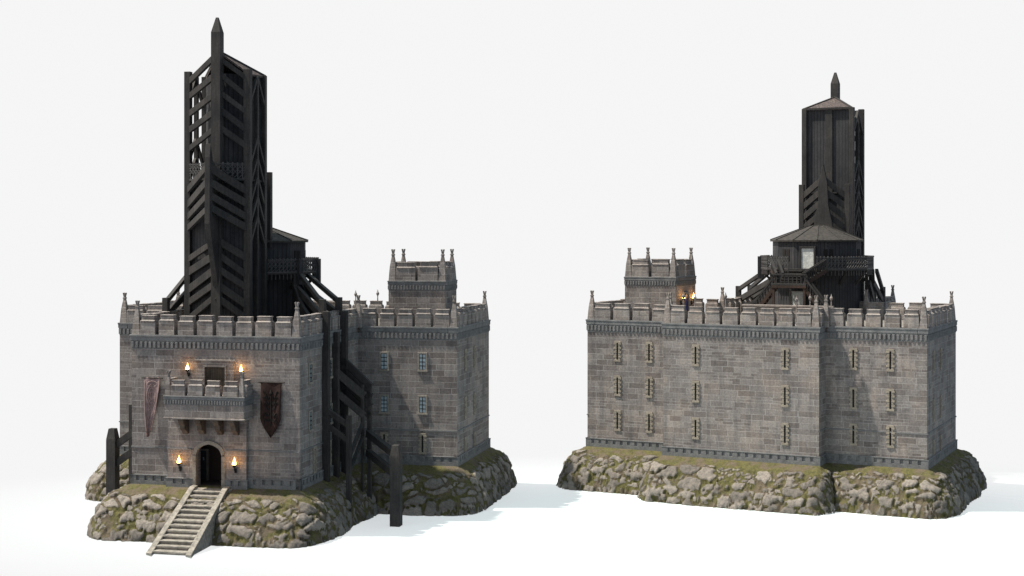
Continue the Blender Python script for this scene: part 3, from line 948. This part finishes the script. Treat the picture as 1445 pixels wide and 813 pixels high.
# ------------------------------------------------------------------ the black timber keep
def keep(pose, P, label):
    """P: t0,t1 (x of corner posts), s0,s1 (y), px,py prow, zf() height map"""
    root = thing('timber_keep', label, 'tower', pose, (14.5, -5, 12.95), group='black timber keeps inside the castles')
    zf = P['zf']
    t0, t1, s0, s1, px, py = [P[k_] for k_ in ('t0', 't1', 's0', 's1', 'px', 'py')]
    zt = zf(36.6)
    # corner and middle posts
    for (x, y, w_, zz) in ((t0, s0, .29, zt), (t1, s0, .31, zt + .1), (t1, s1, .27, zt - .1), (t0, s1, .27, zt - .1)):
        MB().box(x - w_, x + w_, y - w_, y + w_, 12.95, zz).build('corner_post', 'wood', root, 0.03)
    for x in (t0 - .05, t1 + .05):
        MB().box(x - .2, x + .2, (s0 + s1) / 2 - .16, (s0 + s1) / 2 + .16, 12.95, zt - .3).build('side_post', 'wood', root, 0.02)
    # prow post with a chiselled top
    b = MB()
    b.box(px - .44, px + .44, py - .4, py + .45, 12.95, zf(39.9))
    b.frust(px, py + .02, zf(39.9), zf(41.25), .44, .42, .11, .1)
    b.build('prow_post', 'wood', root, 0.012, label='tall pointed post at the prow of the tower')
    # body: full below the gallery, narrow shaft above
    zg = zf(26.6)
    lower = [(t0 + .2, s0 + .15), (px, py + .35), (t1 - .2, s0 + .15), (t1 - .1, s1 - .1), (t0 + .1, s1 - .1)]
    MB().prism(lower, 12.95, zg).build('lower_body', 'plank', root)
    upper = [(t0 + 1.55, s1 - 2.9), (px - .5, py + .8), (px + .5, py + .8), (t1 - .5, s1 - 2.9), (t1 - .1, s1 - .05), (t0 + .1, s1 - .05)]
    MB().prism(upper, zg, zt - .3).build('upper_shaft', 'plank', root)
    # roof
    ap = (px, py + .3, zf(38.25))
    A = [(upper[0][0] - .1, upper[0][1], zt - .3), (upper[5][0] - .1, s1 + .15, zt - .15), (t1 + .1, s1 + .15, zt - .15), (t1 + .1, s0 + .2, zt - .3)]
    vs = [ap] + A + [(v[0], v[1], v[2] - .18) for v in [ap] + A]
    MB().add(vs, [(0, 1, 2), (0, 2, 3), (0, 3, 4), (5, 7, 6), (5, 8, 7), (5, 9, 8), (1, 6, 7, 2), (2, 7, 8, 3), (3, 8, 9, 4), (0, 5, 6, 1), (4, 9, 5, 0)]).build('roof', ['mottle'], root)
    b = MB()
    b.beam(ap, A[1], .22, .2)
    b.beam(ap, A[2], .22, .2)
    b.beam(A[1], A[2], .2, .2)
    b.build('roof_edge', 'wood', root)
    # braces of the prow: three tiers
    def braces(zs_p, zs_c, pxx, pyy, w_=0.3, h_=0.58):
        for zp, zc_ in zip(zs_p, zs_c):
            for cx in (t0, t1):
                MB().beam((pxx, pyy, zf(zp + random.uniform(-.12, .16))), (cx, s0 - .05, zf(zc_ - random.uniform(0, .35))), w_, h_ * random.uniform(.8, 1.08)).build('brace', 'wood', root, 0.02)
    braces([37.8 - 1.6 * i for i in range(5)], [35.9 - 1.55 * i for i in range(5)], px, py, h_=.5)
    braces([27.7 - 1.2 * i for i in range(4)], [25.9 - 1.2 * i for i in range(4)], px, py - 1.9, h_=.62)
    braces([21.3 - 1.3 * i for i in range(5)], [19.6 - 1.35 * i for i in range(5)], px, py - .25, h_=.62)
    # gallery deck and railing
    b = MB().prism([(t0 - .1, s0 - .1), (px, py - 1.0), (t1 + .1, s0 - .1), (t1 + .1, s1 + .1), (t0 - .1, s1 + .1)], zg, zg + .14)
    b.build('gallery_floor', 'wood', root)
    def rail(p, q, z, parent, hgt=1.35, dense=0.42, drop=0.0):
        p, q = Vector((*p, z)), Vector((*q, z))
        L = (q - p).length
        n = max(2, int(L / dense))
        b = MB()
        for i in range(n + 1):
            c = p.lerp(q, i / n)
            b.beam(c - Vector((0, 0, drop)), c + Vector((0, 0, hgt + .16)), .07, .07)
            b.beam(c + Vector((0, 0, hgt + .02)), c + Vector((0, 0, hgt + .12)), .15, .15)
            if i < n:
                e = p.lerp(q, (i + 1) / n)
                for a0, a1 in ((0, .33), (.33, .66), (.66, 1.0)):
                    b.beam(c + Vector((0, 0, hgt * a0)), e + Vector((0, 0, hgt * a1)), .05, .05)
                    if a0 > .2:
                        b.beam(e + Vector((0, 0, hgt * a0)), c + Vector((0, 0, hgt * a1)), .05, .05)
        b.beam(p + Vector((0, 0, hgt)), q + Vector((0, 0, hgt)), .08, .08)
        b.beam(p, q, .1, .1)
        return b.build('railing', 'rail', parent)
    rail((t0, s0 - .1), (px, py - .9), zg + .14, root)
    rail((px, py - .9), (t1, s0 - .1), zg + .14, root)
    # bow fin standing forward of the prow
    prof = [(-2.15, zf(28.6)), (-1.95, zf(29.8)), (-1.5, zf(28.4)), (0.2, zf(26.4)), (0.2, zf(16.9)), (-0.35, zf(16.9)), (-2.2, zf(22.7))]
    MB().plate(prof, (px, py), (0, 1), (1, 0), .5).build('bow_fin', 'wood', root, 0.03, label='forward bow fin tapering back into the prow')
    # side chevrons
    ym = (s0 + s1) / 2
    for x, s_ in ((t0 - .12, -1), (t1 + .12, 1)):
        for z in [36.2] + [30.6 - 1.8 * i for i in range(5)]:
            hh = 2.6
            for ye in (s0 + .1, s1 - .1):
                MB().beam((x, ym, zf(z)), (x, ye, zf(z - hh)), .24, .27).build('chevron_brace', 'wood', root)
    # rear frame with central spine
    yr = s1 + 1.75
    for x in (t0 + .05, t1 - .15):
        MB().box(x - .27, x + .27, yr - .27, yr + .27, 20.5, zf(27.6)).build('rear_post', 'wood', root, 0.03)
    sx = px - .75
    prof = [(-.35, 20.8), (-1.25, 20.8), (-1.1, zf(23)), (-.65, zf(25.2)), (-.55, zf(27.6)), (-.1, zf(29.9)), (.45, zf(27.6)), (.45, zf(25.4)), (.75, zf(24)), (1.0, zf(22.4)), (1.0, 20.8)]
    MB().plate(prof, (sx, yr + 1.0), (1, 0), (0, 1), .35).build('rear_spine', 'wood', root, 0.03)
    for i in range(5):
        for x in (t0 + .05, t1 - .15):
            MB().beam((sx, yr + .8, zf(28.2 - 1.25 * i)), (x, yr, zf(26.1 - 1.25 * i)), .3, .6).build('rear_brace', 'wood', root, 0.02)
    MB().box(px - 1.15, px - .35, s1 - .08, s1 + .12, zf(26), zt - .3).build('centre_board', 'wood', root, 0.02)
    # rotunda
    cx, cy, R = P['cx'], 0.0, P['R']
    a0 = P['rot']
    ring = lambda r_: [(cx + r_ * math.cos(a0 + i * PI / 6), cy + r_ * math.sin(a0 + i * PI / 6)) for i in range(12)]
    MB().prism(ring(R), 12.95, 21.0).build('rotunda', 'plank', root)
    e = ring(R + .27)
    tp = ring(1.0)
    vs = [(x, y, 21.15) for x, y in e] + [(x, y + -.6, 22.65) for x, y in tp] + [(x, y, 20.98) for x, y in e]
    fs = [(i, (i + 1) % 12, 12 + (i + 1) % 12, 12 + i) for i in range(12)] + [(24 + i, 24 + (i + 1) % 12, (i + 1) % 12, i) for i in range(12)] + [tuple(range(12, 24)), tuple(range(35, 23, -1))]
    rf = MB().add(vs, fs).build('rotunda_roof', 'roof', root)
    b = MB()
    for i in range(12):
        b.beam((e[i][0], e[i][1], 21.17), (tp[i][0], tp[i][1] - .6, 22.67), .1, .1)
    b.build('roof_rib', 'wood', rf)
    # windows of the rotunda
    er = ring(R)
    for i in range(12):
        (xa, ya), (xb, yb) = er[i], er[(i + 1) % 12]
        mx, my = (xa + xb) / 2, (ya + yb) / 2
        if i in P['wins']:
            d = Vector((xb - xa, yb - ya)).normalized()
            n = Vector((d.y, -d.x))
            b = MB()
            for s_ in (-.3, .3):
                blk(b, (mx, my), d, n, s_ - .2, s_ + .2, -.02, .05, 19.0, 20.2)
            b.build('rotunda_window', 'dark', root)
    # upper deck around the rotunda
    D = R + 1.3
    dk = MB().prism(ring(D), 18.0, 18.2).build('deck', 'wood', root)
    dr = ring(D - .1)
    for i in range(12):
        MB().beam((er[i][0], er[i][1], 16.6), (dr[i][0], dr[i][1], 18.0), .2, .25).build('deck_bracket', 'wood', dk)
    dr = ring(D - .05)
    for i in range(12):
        if i in P['norail']:
            continue
        rail(dr[i], dr[(i + 1) % 12], 18.2, dk, 1.15, 0.36, drop=0.7)
    for i in P['box']:
        x, y = dr[i]
        MB().frust(x, y, 17.0, 19.4, .34, .22, .34, .22, a0 + i * PI / 6).build('deck_post', 'plank', dk, 0.02)
    # flying supports to the battlements
    for s_, xe in ((1, 24.55), (-1, 9.45)):
        wx_ = cx + s_ * 5.1
        for (ya, yb) in ((-2.8, -9.4), (-1.0, -5.0)):
            if s_ < 0:
                yb = yb
            p1, q1 = (wx_ + s_ * .6, ya, 17.9), (xe, yb, 15.55)
            p2, q2 = (wx_ + s_ * .2, ya, 16.7), (xe, yb, 14.35)
            MB().beam(p1, q1, .34, .42).build('flying_beam', 'wood', root, 0.02)
            MB().beam(p2, q2, .34, .62).build('flying_beam', 'wood', root, 0.02)
            MB().box(xe - .27, xe + .27, yb - .27, yb + .27, 13.0, 15.95).build('parapet_post', 'wood', root, 0.02)
            dd = Vector((xe - wx_, yb - ya))
            L = dd.length
            dd.normalize()
            prof = [(0, 12.95), (0, 17.6), (.5, 17.6)]
            for i in range(9):
                t = i / 8
                prof.append((.5 + (L - .6) * t ** 1.1, 17.0 - 3.0 * (1 - (1 - t) ** 2.2)))
            prof.append((L, 12.95))
            MB().plate(prof, (wx_ - s_ * .1, ya), (dd.x, dd.y), (dd.y, -dd.x), .3).build('curved_fin', 'wood', root)
    if P['stairs']:
        yb = cy + R
        # doors
        for (x0, x1, z0, z1, nm) in ((13.45, 14.75, 18.2, 20.3, 'upper_door'), (14.45, 15.8, 12.95, 15.85, 'lower_door')):
            th = 0.22
            fy = yb - .02
            b = MB()
            b.box(x0 - .2, x0, fy - .3, fy + .14, z0, z1 + .2)
            b.box(x1, x1 + .2, fy - .3, fy + .14, z0, z1 + .2)
            b.box(x0, x1, fy - .3, fy + .14, z1, z1 + .2)
            d_ = b.build('door_frame', 'wood', root, 0.02)
            MB().box(x0, x1, fy - .25, fy + .04, z0, z1).build(nm, 'paledoor', d_, 0.01)
        st = MB().box(13.3, 16.9, 6.1, 8.2, 16.55, 16.75).build('stair_landing', 'wood', root, 0.02, label='landing of the double wooden staircase')
        def flight(p, q, w_, n, parent):
            p, q = Vector(p), Vector(q)
            dd = (q - p)
            hd = Vector((dd.x, dd.y, 0)).normalized()
            sd = Vector((-hd.y, hd.x, 0))
            b = MB()
            for i in range(n):
                c = p + dd * ((i + .5) / n)
                b.beam(c - sd * w_ / 2, c + sd * w_ / 2, abs(Vector((dd.x, dd.y)).length) / n * 1.05, .1)
            b.build('tread', 'wood', parent)
            b = MB()
            for s_ in (-1, 1):
                b.beam(p + sd * s_ * w_ / 2 - Vector((0, 0, .12)), q + sd * s_ * w_ / 2 - Vector((0, 0, .12)), .12, .34)
            b.build('stringer', 'rust', parent)
            b = MB()
            for s_ in (-1, 1):
                o_ = sd * s_ * w_ / 2
                b.beam(p + o_ + Vector((0, 0, 1.0)), q + o_ + Vector((0, 0, 1.0)), .2, .16)
                for i in range(n + 1):
                    c = p + dd * (i / n) + o_
                    b.beam(c, c + Vector((0, 0, 1.0)), .09, .09)
            b.build('handrail', 'wood', parent)
        flight((16.5, 7.5, 16.65), (19.2, 7.5, 13.1), 1.1, 10, st)
        flight((13.7, 7.5, 16.65), (11.0, 7.5, 13.1), 1.1, 10, st)
        flight((13.9, 6.9, 16.75), (11.9, 5.9, 18.15), 0.9, 6, st)
        flight((16.4, 6.9, 16.75), (17.3, 5.6, 18.15), 0.7, 6, st)
        b = MB()
        for i in range(5):
            b.box(14.2, 16.2, 6.0, 6.35 + .28 * i, 18.05 - .28 * i - .1, 18.05 - .28 * i)
        b.build('broad_step', 'wood', st)
        b = MB()
        for i in range(9):
            x = 13.4 + 3.4 * i / 8
            b.box(x - .05, x + .05, 8.08, 8.18, 16.75, 17.65)
        b.box(13.3, 16.9, 8.03, 8.23, 17.6, 17.74)
        b.build('landing_rail', 'wood', st)
        b = MB()
        b.box(13.3, 16.9, 8.0, 8.2, 16.3, 16.56)
        for x in (13.5, 16.7):
            b.box(x - .12, x + .12, 7.9, 8.14, 12.95, 16.5)
        b.build('landing_beam', 'rust', st)
    return root


def timber_buttress(pose, side, label):
    s_ = side
    at = (25.0, -9.8, 0) if s_ > 0 else (6.0, -9.4, 0)
    root = thing('timber_buttress', label, 'buttress', pose, at, group='black timber buttresses leaning on the gatehouse')
    if s_ > 0:
        for x, y, z in ((25.05, -9.8, 14.9), (25.05, -7.2, 12.9), (25.1, -5.0, 14.7)):
            MB().box(x - .28, x + .28, y - .3, y + .3, -1.2, z).build('wall_post', 'wood', root, 0.03)
        MB().box(27.0, 27.45, -10.2, -9.8, -3.6, 5.7).build('outer_post', 'wood', root, 0.03)
        MB().box(26.95, 27.2, -5.9, -5.5, -3.6, 8.0).build('outer_post', 'wood', root, 0.03)
        MB().box(27.35, 27.75, -5.3, -4.9, -3.6, 8.1).build('outer_post', 'wood', root, 0.03)
        for dz in (0, -1.35):
            MB().beam((25.1, -9.9, 6.15 + dz), (27.3, -10, 4.75 + dz), .34, .45).build('beam', 'wood', root, 0.02)
        for dz in (0, -.9, -1.8, -2.7):
            MB().beam((25.0, -5.1, 10.2 + dz), (27.7, -5.1, 7.75 + dz), .4, .62).build('beam', 'wood', root, 0.02)
        MB().beam((25.0, -7.2, 9.3), (27.2, -5.7, 7.0), .34, .7).build('beam', 'wood', root, 0.02)
        MB().beam((25.0, -7.2, 7.5), (27.2, -5.7, 5.2), .34, .6).build('beam', 'wood', root, 0.02)
        for dz in (0, 1.3):
            MB().beam((27.2, -9.9, .6 + dz), (27.1, -5.8, 3.2 + dz), .25, .35).build('knee_brace', 'wood', root, 0.02)
        for dz in (0, -1.75):
            MB().beam((27.5, -5.4, 3.55 + dz), (31.2, -9.2, 2.3 + dz), .5, .62).build('beam', 'wood', root, 0.02)
        bx, by, bt = 31.4, -9.4, 3.15
    else:
        MB().box(5.82, 6.14, -9.6, -9.2, -3.5, 6.1).build('outer_post', 'wood', root, 0.03)
        for dz in (0, -1.7):
            MB().beam((4.2, -9.4, 2.15 + dz), (6.1, -9.4, 3.45 + dz), .42, .62).build('beam', 'wood', root, 0.02)
            MB().beam((6.1, -9.4, 3.45 + dz), (9.3, -9.4, 5.6 + dz), .42, .62).build('beam', 'wood', root, 0.02)
        bx, by, bt = 4.15, -9.4, 3.85
    b = MB()
    b.box(bx - .46, bx + .46, by - .46, by + .46, -4.0, bt - 1.0)
    b.frust(bx, by, bt - 1.0, bt, .46, .46, .3, .3)
    b.build('anchor_post', 'wood', root, 0.03, label='thick pointed anchor post')
    return root


def staircase(pose):
    root = thing('stone_staircase', 'straight flight of worn pale stone steps climbing to the arched doorway', 'staircase', pose, (17.0, -24.6, GZ))
    x0, x1 = 15.15, 19.1
    yt, ybm = -16.75, -24.75
    zt = -0.1
    n = 13
    kb = .52
    xs = lambda t: (x0 + 0.1 * (1 - t), x1 - 0.35 * (1 - t))
    for i in range(n):
        t0, t1 = i / n, (i + 1) / n
        y0, y1 = yt + (ybm - yt) * t0, yt + (ybm - yt) * t1
        z = zt + (GZ - zt) * (i) / n - .03
        xa, xb = xs(t1)
        b = MB()
        b.box(xa + kb - .05, xb - kb + .05, y1 - .07, y0 + .3, z - .16, z, .018)
        b.box(xa + kb - .05, xb - kb + .05, y1, y0 + .3, max(z - .75, GZ), max(z - .16, GZ + .02))
        b.build('step', 'step', root, 0.03)
    for j in (0, 1):
        def kx(t):
            xa, xb = xs(t)
            return (xa, xa + kb) if j == 0 else (xb - kb, xb)
        vs = []
        m = 14
        for i in range(m + 1):
            t = i / m
            y = yt + .35 + (ybm - .25 - yt - .35) * t
            z = zt + .28 + (GZ + .12 - zt - .28) * max(0, (t - .06) / .94)
            a_, b_ = kx(t)
            vs += [(a_, y, z + random.uniform(-.02, .02)), (b_, y, z + random.uniform(-.02, .02)), (b_, y, min(z - .3, GZ + .0) if i > 0 else GZ), (a_, y, GZ - .05)]
        fs = []
        for i in range(m):
            a_ = i * 4
            for q in range(4):
                fs.append((a_ + q, a_ + (q + 1) % 4, a_ + 4 + (q + 1) % 4, a_ + 4 + q))
        fs += [(0, 1, 2, 3), (m * 4 + 3, m * 4 + 2, m * 4 + 1, m * 4)]
        MB().add(vs, fs).build('side_kerb', 'step', root, 0.05)
    b = MB().box(15.0, 18.9, -16.9, -15.9, -.6, -.08)
    b.build('threshold', 'step', root, 0.02)
    return root


def torch(pose, x, y, z, n, label, s=1.0, group='burning wall torches'):
    """n: outward direction in plan; z at the basket rim"""
    root = thing('wall_torch', label, 'torch', pose, (x, y, z - .8 * s), group=group)
    cx, cy = x + n[0] * .42 * s, y + n[1] * .42 * s
    b = MB()
    b.tube([(x, y, z - .55 * s), (x + n[0] * .2 * s, y + n[1] * .2 * s, z - .65 * s), (cx, cy, z - .4 * s), (cx, cy, z - .15 * s)], .05 * s)
    b.frust(x + n[0] * .03, y + n[1] * .03, z - .8 * s, z - .3 * s, .1 * s, .1 * s, .1 * s, .1 * s)
    b.build('bracket', 'iron', root)
    b = MB()
    b.lathe(cx, cy, [(.07 * s, z - .2 * s), (.17 * s, z - .1 * s), (.24 * s, z + .12 * s), (.2 * s, z + .12 * s), (.05 * s, z - .05 * s)], 8)
    b.build('basket', 'iron', root)
    b = MB()
    for k_ in range(4):
        a = k_ * 1.7
        r_ = .09 * s
        h = (1.0, .62, .75, .45)[k_] * s * .92
        bx, by = cx + r_ * math.cos(a), cy + r_ * math.sin(a)
        b.tube([(bx, by, z), (bx + .03 * math.sin(a), by, z + h * .3), (bx - .05 * s * math.cos(a), by, z + h * .62), (cx + .02, cy, z + h)], [.1 * s, .12 * s, .06 * s, .008], 7)
    fl = b.build('flame', 'flame', root, smooth=True)
    b = MB().tube([(cx, cy, z + .02), (cx + .02, cy, z + .28 * s), (cx, cy, z + .62 * s)], [.1 * s, .13 * s, .02], 7)
    b.v = [(p[0] + n[0] * .06, p[1] + n[1] * .06, p[2]) for p in b.v]
    b.build('flame_core', 'flamecore', fl, smooth=True)
    li = bpy.data.lights.new('torch_light', 'POINT')
    li.energy = 55 * s * s
    li.color = (1.0, .47, .16)
    li.shadow_soft_size = .2
    lo = bpy.data.objects.new('torch_light', li)
    COL.objects.link(lo)
    lo.parent = root
    off = Vector(root['_off'])
    lo.location = Vector((cx + n[0] * .3, cy + n[1] * .3, z + .5 * s)) - off
    return root


def banner(pose, xa, xb, zt, ztip, kind, label):
    y = FB[2] - .14
    cx = (xa + xb) / 2
    root = thing('hanging_banner', label, 'banner', pose, (cx, y, ztip))
    rod = MB().tube([(xa - .25, y, zt), (xb + .25, y, zt)], .06)
    for xx in (xa - .1, xb + .1):
        rod.tube([(xx, FB[2] + .05, zt), (xx, y, zt)], .04)
    rod.build('rod', 'iron', root)
    H = zt - ztip

    def edge(t):
        if kind == 'mauve':
            c = cx - .30 * t ** 1.5 - 0.0
            hw = (xb - xa) / 2 * (1 - t ** 1.9) * (1 - .12 * t)
            return c - hw * (1 - .02), c + hw
        hw = (xb - xa) / 2
        hw *= 1.0 - .04 * math.sin(t * PI) if t < .62 else max(0.0, (1 - ((t - .62) / .38) ** 1.55))
        return cx - hw, cx + hw

    def Y(u, t):
        amp = .1 if kind == 'mauve' else .07
        return y - .02 - amp * math.sin(u * 7.5 + t * 2.2) * min(1, t * 3 + .25) - (.35 * t * (1 - u) if kind == 'mauve' else .14 * math.sin(t * 2.6))
    nx, nz = 18, 34
    vs, fs = [], []
    for i in range(nz + 1):
        t = i / nz
        l, r_ = edge(t)
        for j in range(nx + 1):
            u = j / nx
            vs.append((l + (r_ - l) * u, Y(u, t), zt - H * t + (.07 * abs(math.sin(u * PI * 3)) if i == 0 else 0)))
    for i in range(nz):
        for j in range(nx):
            a_ = i * (nx + 1) + j
            fs.append((a_, a_ + 1, a_ + nx + 2, a_ + nx + 1))
    cl = MB().add(vs, fs).build('cloth', 'mauve' if kind == 'mauve' else 'red', root, smooth=True)
    sol = cl.modifiers.new('thick', 'SOLIDIFY')
    sol.thickness = .03

    def pt(u, t):
        l, r_ = edge(t)
        return (l + (r_ - l) * u, Y(u, t) - .03, zt - H * t)
    b = MB()
    if kind == 'mauve':
        for e in (.04, .96):
            b.tube([pt(e, t / 20) for t in range(1, 19)], .03, 4)
        for (uc, tc_, ru, rt) in ((.5, .3, .3, .2), (.5, .3, .2, .13), (.5, .3, .1, .06), (.5, .62, .22, .1), (.5, .62, .1, .05), (.5, .1, .3, .05)):
            b.tube([pt(uc + ru * math.cos(a * PI / 10), tc_ + rt * math.sin(a * PI / 10)) for a in range(21)], .022, 4)
        for s_ in (-1, 1):
            for t0 in (.12, .22, .36, .46):
                b.tube([pt(.5 + s_ * .3 * math.sin(q / 8 * PI * .8) * (1 - q / 12), t0 + q / 8 * .14) for q in range(9)], .018, 4)
        b.build('embroidery', 'mauvepale', cl)
    else:
        b.tube([pt(.5, t / 20) for t in range(3, 17)], .05, 5)
        b.lathe(pt(.5, .22)[0], pt(.5, .22)[1], [(.02, pt(.5, .25)[2]), (.16, pt(.5, .2)[2]), (.1, pt(.5, .16)[2]), (.02, pt(.5, .12)[2])], 8)
        for s_ in (-1, 1):
            for k_ in range(5):
                t0 = .26 + .1 * k_
                b.tube([pt(.5 + s_ * (.08 + .30 * q / 6), t0 + .05 * math.sin(q * 1.1) - .1 * (q / 6) ** 2 * (1 if k_ < 3 else -1)) for q in range(7)], [.06, .055, .05, .05, .04, .03, .02], 5)
        b.build('emblem', 'black', cl)
    return root


# ------------------------------------------------------------------ assemble
WL, DL = 34.52, 12.9
WR, DR = 34.29, 15.12
mound(POSE_L, WL, DL, 3, 'rocky grassy mound under the left castle', None)
mound(POSE_R, WR, DR, 11, 'rocky grassy mound under the right castle', None)
castle(POSE_L, WL, DL, 'front', 'grey stone castle seen from its entrance side, with stairs, balcony and two banners')
castle(POSE_R, WR, DR, 'back', 'grey stone castle seen from its rear, with a blank wall of arrow slits')
keep(POSE_L, dict(t0=11.55, t1=17.35, s0=-9.2, s1=-5.5, px=15.0, py=-10.6, zf=lambda z: z, rot=math.radians(3), cx=14.3, R=4.95, wins=(0, 11, 2), par=0, norail=(), box=(0, 11, 6), stairs=False),
     'black timber keep with a pointed prow facing the viewer, above the banner castle')
keep(POSE_R, dict(t0=11.75, t1=16.95, s0=-9.2, s1=-4.8, px=15.0, py=-10.6, zf=lambda z: z if z < 20 else 20 + (z - 20) * .94, rot=math.radians(15), cx=14.35, R=4.6, wins=(1, 3, 5, 10), par=0, norail=(2,), box=(0,), stairs=True),
     'black timber keep with its round house, pale door and wooden stairs facing the viewer')
timber_buttress(POSE_L, 1, 'tall black timber buttress with many posts in the shade right of the gatehouse')
timber_buttress(POSE_L, -1, 'short black timber buttress at the left edge of the gatehouse')
staircase(POSE_L)
torch(POSE_L, 14.0, -16.06, 1.95, (0, -1), 'burning iron torch on the wall just left of the arched doorway', .82)
torch(POSE_L, 19.1, -16.06, 1.95, (0, -1), 'burning iron torch on the wall just right of the arched doorway', .82)
torch(POSE_L, 14.6, -15.7, 10.0, (0, -1), 'burning torch left of the shuttered window above the balcony', .7)
torch(POSE_L, 19.55, -15.7, 9.95, (0, -1), 'burning torch right of the shuttered window above the balcony', .7)
torch(POSE_R, 26.95, 7.35, 14.9, (-1, 0), 'burning torch on the dark turret side, left of the blue door', .75)
torch(POSE_R, 26.95, 4.1, 14.8, (-1, 0), 'burning torch on the dark turret side, right of the blue door', .75)
banner(POSE_L, 10.5, 12.0, 9.25, 4.15, 'mauve', 'long faded mauve pennant with pale embroidery left of the balcony')
banner(POSE_L, 21.3, 23.2, 9.1, 4.4, 'red', 'dark red banner with a black emblem right of the balcony')

for o in bpy.data.objects:
    if '_off' in o.keys():
        del o['_off']
